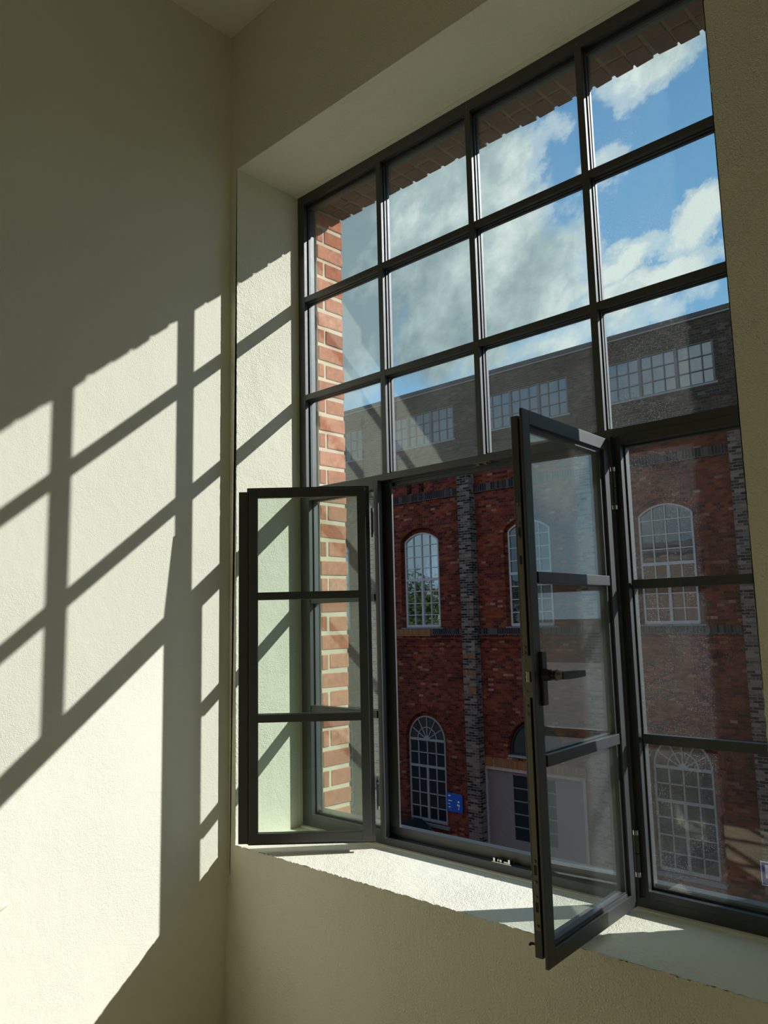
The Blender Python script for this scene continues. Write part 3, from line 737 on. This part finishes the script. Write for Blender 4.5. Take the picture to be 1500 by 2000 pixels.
def lower_window(cx):
    oc = cx; cx = cx-.08
    hw, z0, zs = .75, -6.49, -3.93
    out = seg_arch(cx, hw, z0, zs, hw*.999, 24)
    mb = MB(); L = len(out)
    bars(mb, [(*out[i], *out[(i+1) % L]) for i in range(L)], .05, WY-.03, WY+.02)
    for k in (1, 2, 3): bars(mb, [(cx-hw+2*hw*k/4, z0, cx-hw+2*hw*k/4, zs)], .032, WY-.022, WY+.01)
    for z in (-6.06, -5.63, -5.20, -4.35): bars(mb, [(cx-hw, z, cx+hw, z)], .03, WY-.022, WY+.01)
    for z in (zs, -4.78): bars(mb, [(cx-hw, z, cx+hw, z)], .075, WY-.04, WY+.02)
    bars(mb, [(cx, z0, cx, -4.78)], .075, WY-.038, WY+.02); bars(mb, [(cx-hw, z0+.03, cx+hw, z0+.03)], .07, WY-.04, WY+.02)
    ra = .40                                             # fan light
    arc = [(cx+ra*math.cos(math.pi*i/18), zs+ra*math.sin(math.pi*i/18)) for i in range(19)]
    bars(mb, [(*arc[i], *arc[i+1]) for i in range(18)], .028, WY-.02, WY+.01)
    for a in (30, 60, 90, 120, 150):
        c_, s_ = math.cos(math.radians(a)), math.sin(math.radians(a)); bars(mb, [(cx+.1*c_, zs+.1*s_, cx+hw*c_, zs+hw*s_)], .026, WY-.022, WY+.012)
    hub = [(cx+.12*math.cos(math.pi*i/10), zs+.13*math.sin(math.pi*i/10)) for i in range(11)]
    mb.poly_prism(hub, lambda p, d: (p[0], d, p[1]), WY-.03, WY+.012)
    f = part(mb.build('arched_window', M_creamd, bld), 'grey-white glazing bars with a fan light')
    MB().poly_prism(out, lambda p, d: (p[0], d, p[1]), WY+.012, WY+.022).build('pane', M_fg2, f)
    mb = MB(); big = seg_arch(oc, .94, -6.64, zs, .94, 24); inner = seg_arch(cx, hw-.006, z0+.006, zs, hw-.007, 24); L = len(big)
    A = [mb.bm.verts.new((p[0], WY, p[1])) for p in big]; Bv = [mb.bm.verts.new((p[0], WY, p[1])) for p in inner]
    A2 = [mb.bm.verts.new((p[0], WY+.14, p[1])) for p in big]; B2 = [mb.bm.verts.new((p[0], WY+.14, p[1])) for p in inner]
    for i in range(L):
        j = (i+1) % L
        mb.bm.faces.new((A[i], A[j], Bv[j], Bv[i])); mb.bm.faces.new((B2[i], B2[j], A2[j], A2[i])); mb.bm.faces.new((Bv[i], Bv[j], B2[j], B2[i])); mb.bm.faces.new((A[j], A[i], A2[i], A2[j]))
    mb.build('window_surround', M_fac, f)
    B('window_sill', M_stone, [(oc-.88, oc+.88, FY-.06, WY-.03, -6.62, -6.55)], f)
for cx in lowc: lower_window(cx)
# half-round light over the gate
out = seg_arch(GCX, .90, -4.06, -3.95, .88, 20); mb = MB(); L = len(out)
bars(mb, [(*out[i], *out[(i+1) % L]) for i in range(L)], .05, WY-.03, WY+.02)
f = mb.build('arched_window', M_black, bld); part(f, 'dark half-round window over the gate')
MB().poly_prism(seg_arch(GCX, .97, -4.11, -3.95, .94, 20), lambda p, d: (p[0], d, p[1]), WY+.012, WY+.022).build('pane', M_fg2, f)
part(B('window_sill', M_creamd, [(GCX-.95, GCX+.95, FY-.03, WY, -4.13, -4.08)], f), 'pale sill')
# clerestory strips under the roof
for (a, b) in CG:
    mb = MB(); y0, y1 = FY+.05, FY+.10
    wsec = (b-a)/3
    segs = [(a, 5.94, b, 5.94), (a, 7.06, b, 7.06)]
    bars(mb, segs, .05, y0, y1)
    for k in range(4): x = a+wsec*k; x = min(max(x, a+.03), b-.03); bars(mb, [(x, 5.92, x, 7.08)], .085, y0-.01, y1)
    for k in range(3):
        for j in (1, 2): bars(mb, [(a+wsec*(k+j/3), 5.94, a+wsec*(k+j/3), 7.06)], .026, y0+.01, y1-.01)
    for z in (6.31, 6.69): bars(mb, [(a, z, b, z)], .026, y0+.01, y1-.01)
    f = part(mb.build('strip_window', M_dim, bld), 'grey glazing bars of a three-bay strip window')
    B('pane', M_fg3, [(a, b, FY+.088, FY+.098, 5.92, 7.08)], f)
    part(B('window_sill', M_zincl, [(a-.05, b+.05, FY-.03, FY+.06, 5.87, 5.92)], f), 'pale metal sill')
# dark backing of the two slots
for x in (-15.61, -15.06): part(B('slot', M_black, [(x-.115, x+.115, FY+.25, FY+.37, 4.28, 5.27)], bld), 'narrow dark slot in the brickwork')
# gate
gx0, gx1, gz1 = -12.92, -9.42, -4.47
gate = B('gate', M_doorf, [(gx0, gx0+.10, FY+.02, FY+.22, -7.7, gz1), (gx1-.10, gx1, FY+.02, FY+.22, -7.7, gz1), (gx0+.10, gx1-.10, FY+.02, FY+.22, gz1-.10, gz1)], bld); part(gate, 'pale frame of the wide grey gate')
gm_ = (gx0+gx1)/2
for s_, (a, b) in enumerate(((gx0+.105, gm_-.004), (gm_+.004, gx1-.105))):
    la, lb = (b-.72, b-.14) if s_ == 0 else (a+.14, a+.72)
    mb = MB(); y0, y1 = FY+.10, FY+.16
    mb.box(a, la, y0, y1, -7.68, gz1-.105); mb.box(lb, b, y0, y1, -7.68, gz1-.105); mb.box(la, lb, y0, y1, -7.68, -6.52); mb.box(la, lb, y0, y1, gz1-.20, gz1-.105)
    for k in range(1, 5): z = -6.52+(gz1-.20+6.52)*k/5; mb.box(la, lb, y0, y1, z-.015, z+.015)
    gl_ = mb.build('gate_leaf', M_door, gate)
    B('pane', M_fg2, [(la, lb, FY+.125, FY+.135, -6.52, gz1-.20)], gl_)
    B('plinth_panel', M_door, [(a+.08, b-.08, FY+.085, FY+.10, -7.5, -6.75)], gl_)
    hx = a+.01 if s_ == 0 else b-.01
    for z in (-5.1, -6.0, -7.1): MB().cyl((hx, FY+.09, z), (hx, FY+.09, z+.22), .018, 10).build('gate_hinge', M_creamd, gl_)
part(B('gate_lintel', M_ylb, [(gx0-.05, gx1+.05, FY-.025, FY+.02, -4.46, -4.21)], bld), 'ochre bricks on end over the gate')

# information board on the brickwork
sx0, sx1, sz0, sz1 = -14.33, -13.70, -6.02, -5.46
sg = empty('information_sign', ((sx0+sx1)/2, FY-.05, (sz0+sz1)/2), 0, 'blue information board with white lines of text beside the pilaster', 'sign')
hw_, hz_ = (sx1-sx0)/2, (sz1-sz0)/2
MB().box(-hw_, hw_, -.02, .02, -hz_, hz_, .012).build('board', M_blue, sg)
MB().box(-hw_*.6, hw_*.6, .02, .048, -hz_*.6, hz_*.6).build('bracket', M_zinc, sg)
def blk(name, lst):
    mb = MB()
    for (x0, x1, z0, z1) in lst: mb.box(x0, x1, -.026, -.021, z0, z1)
    return mb.build(name, M_white, sg)
rw = random.Random(2)
def word(x0, n, z, h):
    l = []; x = x0
    for _ in range(n): wd = h*rw.uniform(.45, .7); l.append((x, x+wd*.8, z, z+h*rw.choice((.75, 1, 1.25)))); x += wd
    return l
blk('text_line', word(-.25, 5, .19, .035)); blk('text_line', word(-.25, 10, .045, .024)); blk('text_line', word(-.25, 6, -.055, .024)); blk('text_line', word(-.25, 6, -.15, .024))
blk('pictogram', [(.13, .19, .02, .08)]); blk('pictogram', [(.10, .13, -.08, -.02), (.135, .17, -.07, -.02), (.175, .20, -.10, -.03)]); blk('pictogram', [(.145, .17, -.19, -.12)])

# parking sign on a post
px_, py_ = -4.41, FY-.75
ps = empty('parking_sign', (px_, py_, -7.7), 0, 'blue parking sign with a white letter P on a post before the hall', 'sign')
MB().cyl((0, .045, 0), (0, .045, 2.18), .03, 14).build('post', M_zincl, ps)
MB().box(-.26, .26, -.012, .012, 1.57, 2.1, .006).build('sign_border', M_white, ps)
MB().box(-.235, .235, -.018, -.0125, 1.595, 2.075).build('sign_face', M_blue2, ps)
mb = MB(); mb.box(-.16, -.07, -.024, -.0185, 1.74, 2.03)
arc = []
for i in range(13):
    a = math.pi/2-math.pi*i/12; arc.append((.06+.095*math.cos(a), 1.935+.095*math.sin(a)))
arc_in = [(.06+.04*math.cos(math.pi/2-math.pi*i/12), 1.935+.04*math.sin(math.pi/2-math.pi*i/12)) for i in range(13)]
for i in range(12): mb.poly_prism([arc[i], arc[i+1], arc_in[i+1], arc_in[i]], lambda p, d: (p[0], d, p[1]), -.024, -.0185)
mb.box(-.07, .06, -.024, -.0185, 1.975, 2.03); mb.box(-.07, .06, -.024, -.0185, 1.84, 1.895)
mb.build('letter', M_white, ps)

# dark car parked below the first lower window
car = empty('car', (-15.6, FY-1.25, -7.7), 0, 'black car parked in the shade below the fan-light window', 'car')
prof = [(-2.1, .35), (-2.15, .75), (-1.95, .92), (-1.25, 1.0), (-.65, 1.42), (.55, 1.46), (1.25, 1.05), (2.0, .92), (2.15, .7), (2.1, .35)]
mb = MB(); 
def carmap(p, d):
    k = 1.0 if p[1] < 1.02 else .80
    return (p[0], d*k, p[1])
mb.poly_prism(prof, carmap, -.88, .88)
bmesh.ops.bevel(mb.bm, geom=mb.bm.edges[:], offset=.05, segments=2, affect='EDGES')
mb.build('car_body', M_car, car)
mb = MB(); mb.poly_prism([(-1.12, 1.06), (-.62, 1.37), (.50, 1.40), (1.08, 1.08)], lambda p, d: (p[0], d, p[1]), -.83, -.80); mb.build('side_window', M_fg2, car)
mb = MB(); mb.poly_prism([(-1.12, 1.06), (-.62, 1.37), (.50, 1.40), (1.08, 1.08)], lambda p, d: (p[0], d, p[1]), .80, .83); mb.build('side_window', M_fg2, car)
for x in (-1.35, 1.3):
    for y in (-.82, .82):
        wq = MB().cyl((x, y-.1, .33), (x, y+.1, .33), .33, 24).build('wheel', M_tyre, car)
        MB().cyl((x, y-.105, .33), (x, y+.105, .33), .19, 16).build('hub_cap', M_zincl, wq)

# things behind our building that the upper panes across the yard mirror
def tree(x, y, h, r, seed, label):
    t = empty('tree', (x, y, -7.7), 0, label, 'tree', None)
    mb = MB(); rn = random.Random(seed)
    mb.cyl((0, 0, 0), (0, 0, h*.55), .28, 10, .16)
    for i in range(6):
        a = i*1.05; mb.cyl((0, 0, h*(.35+.04*i)), (r*.6*math.cos(a), r*.6*math.sin(a), h*(.6+.04*i)), .1, 7, .03)
    mb.build('trunk', M_bark, t)
    mb = MB()
    for _ in range(4200):
        a = rn.uniform(0, 2*math.pi); c_ = rn.uniform(-1, 1); q = rn.random()**.4; s_ = math.sqrt(1-c_*c_)
        k = 1+.28*math.sin(a*3+seed)+.2*math.sin(c_*6+a*2)
        p_ = Vector((r*q*s_*math.cos(a)*k, r*q*s_*math.sin(a)*k, h*.68+r*1.05*q*c_*k))
        s1 = rn.uniform(.10, .2); e1 = Vector((rn.uniform(-1, 1), rn.uniform(-1, 1), rn.uniform(-1, 1))).normalized(); e2 = e1.orthogonal().normalized()
        mb.bm.faces.new([mb.bm.verts.new(p_+e1*s1*u_+e2*s1*.6*v_) for (u_, v_) in ((-1, 0), (0, -1), (1, 0), (0, 1))])
    mb.build('foliage', M_leaf, t)
tree(-27.5, -2.5, 12.3, 2.2, 1, 'round green tree beside the end of the brick range, mirrored in the upper arched window')
tree(-34.5, -4.0, 12.2, 2.2, 5, 'second green tree mirrored in the upper arched window, further from the brick range')
lb = empty('low_building', (-33, -16, -7.7), 0, 'low grey rendered building with a flat roof beyond the trees', 'building')
B('wall', M_render, [(-8, 8, -3, 3, 0, 9.2)], lb); B('roof', M_roofg, [(-8.3, 8.3, -3.3, 3.3, 9.2, 10.4)], lb)
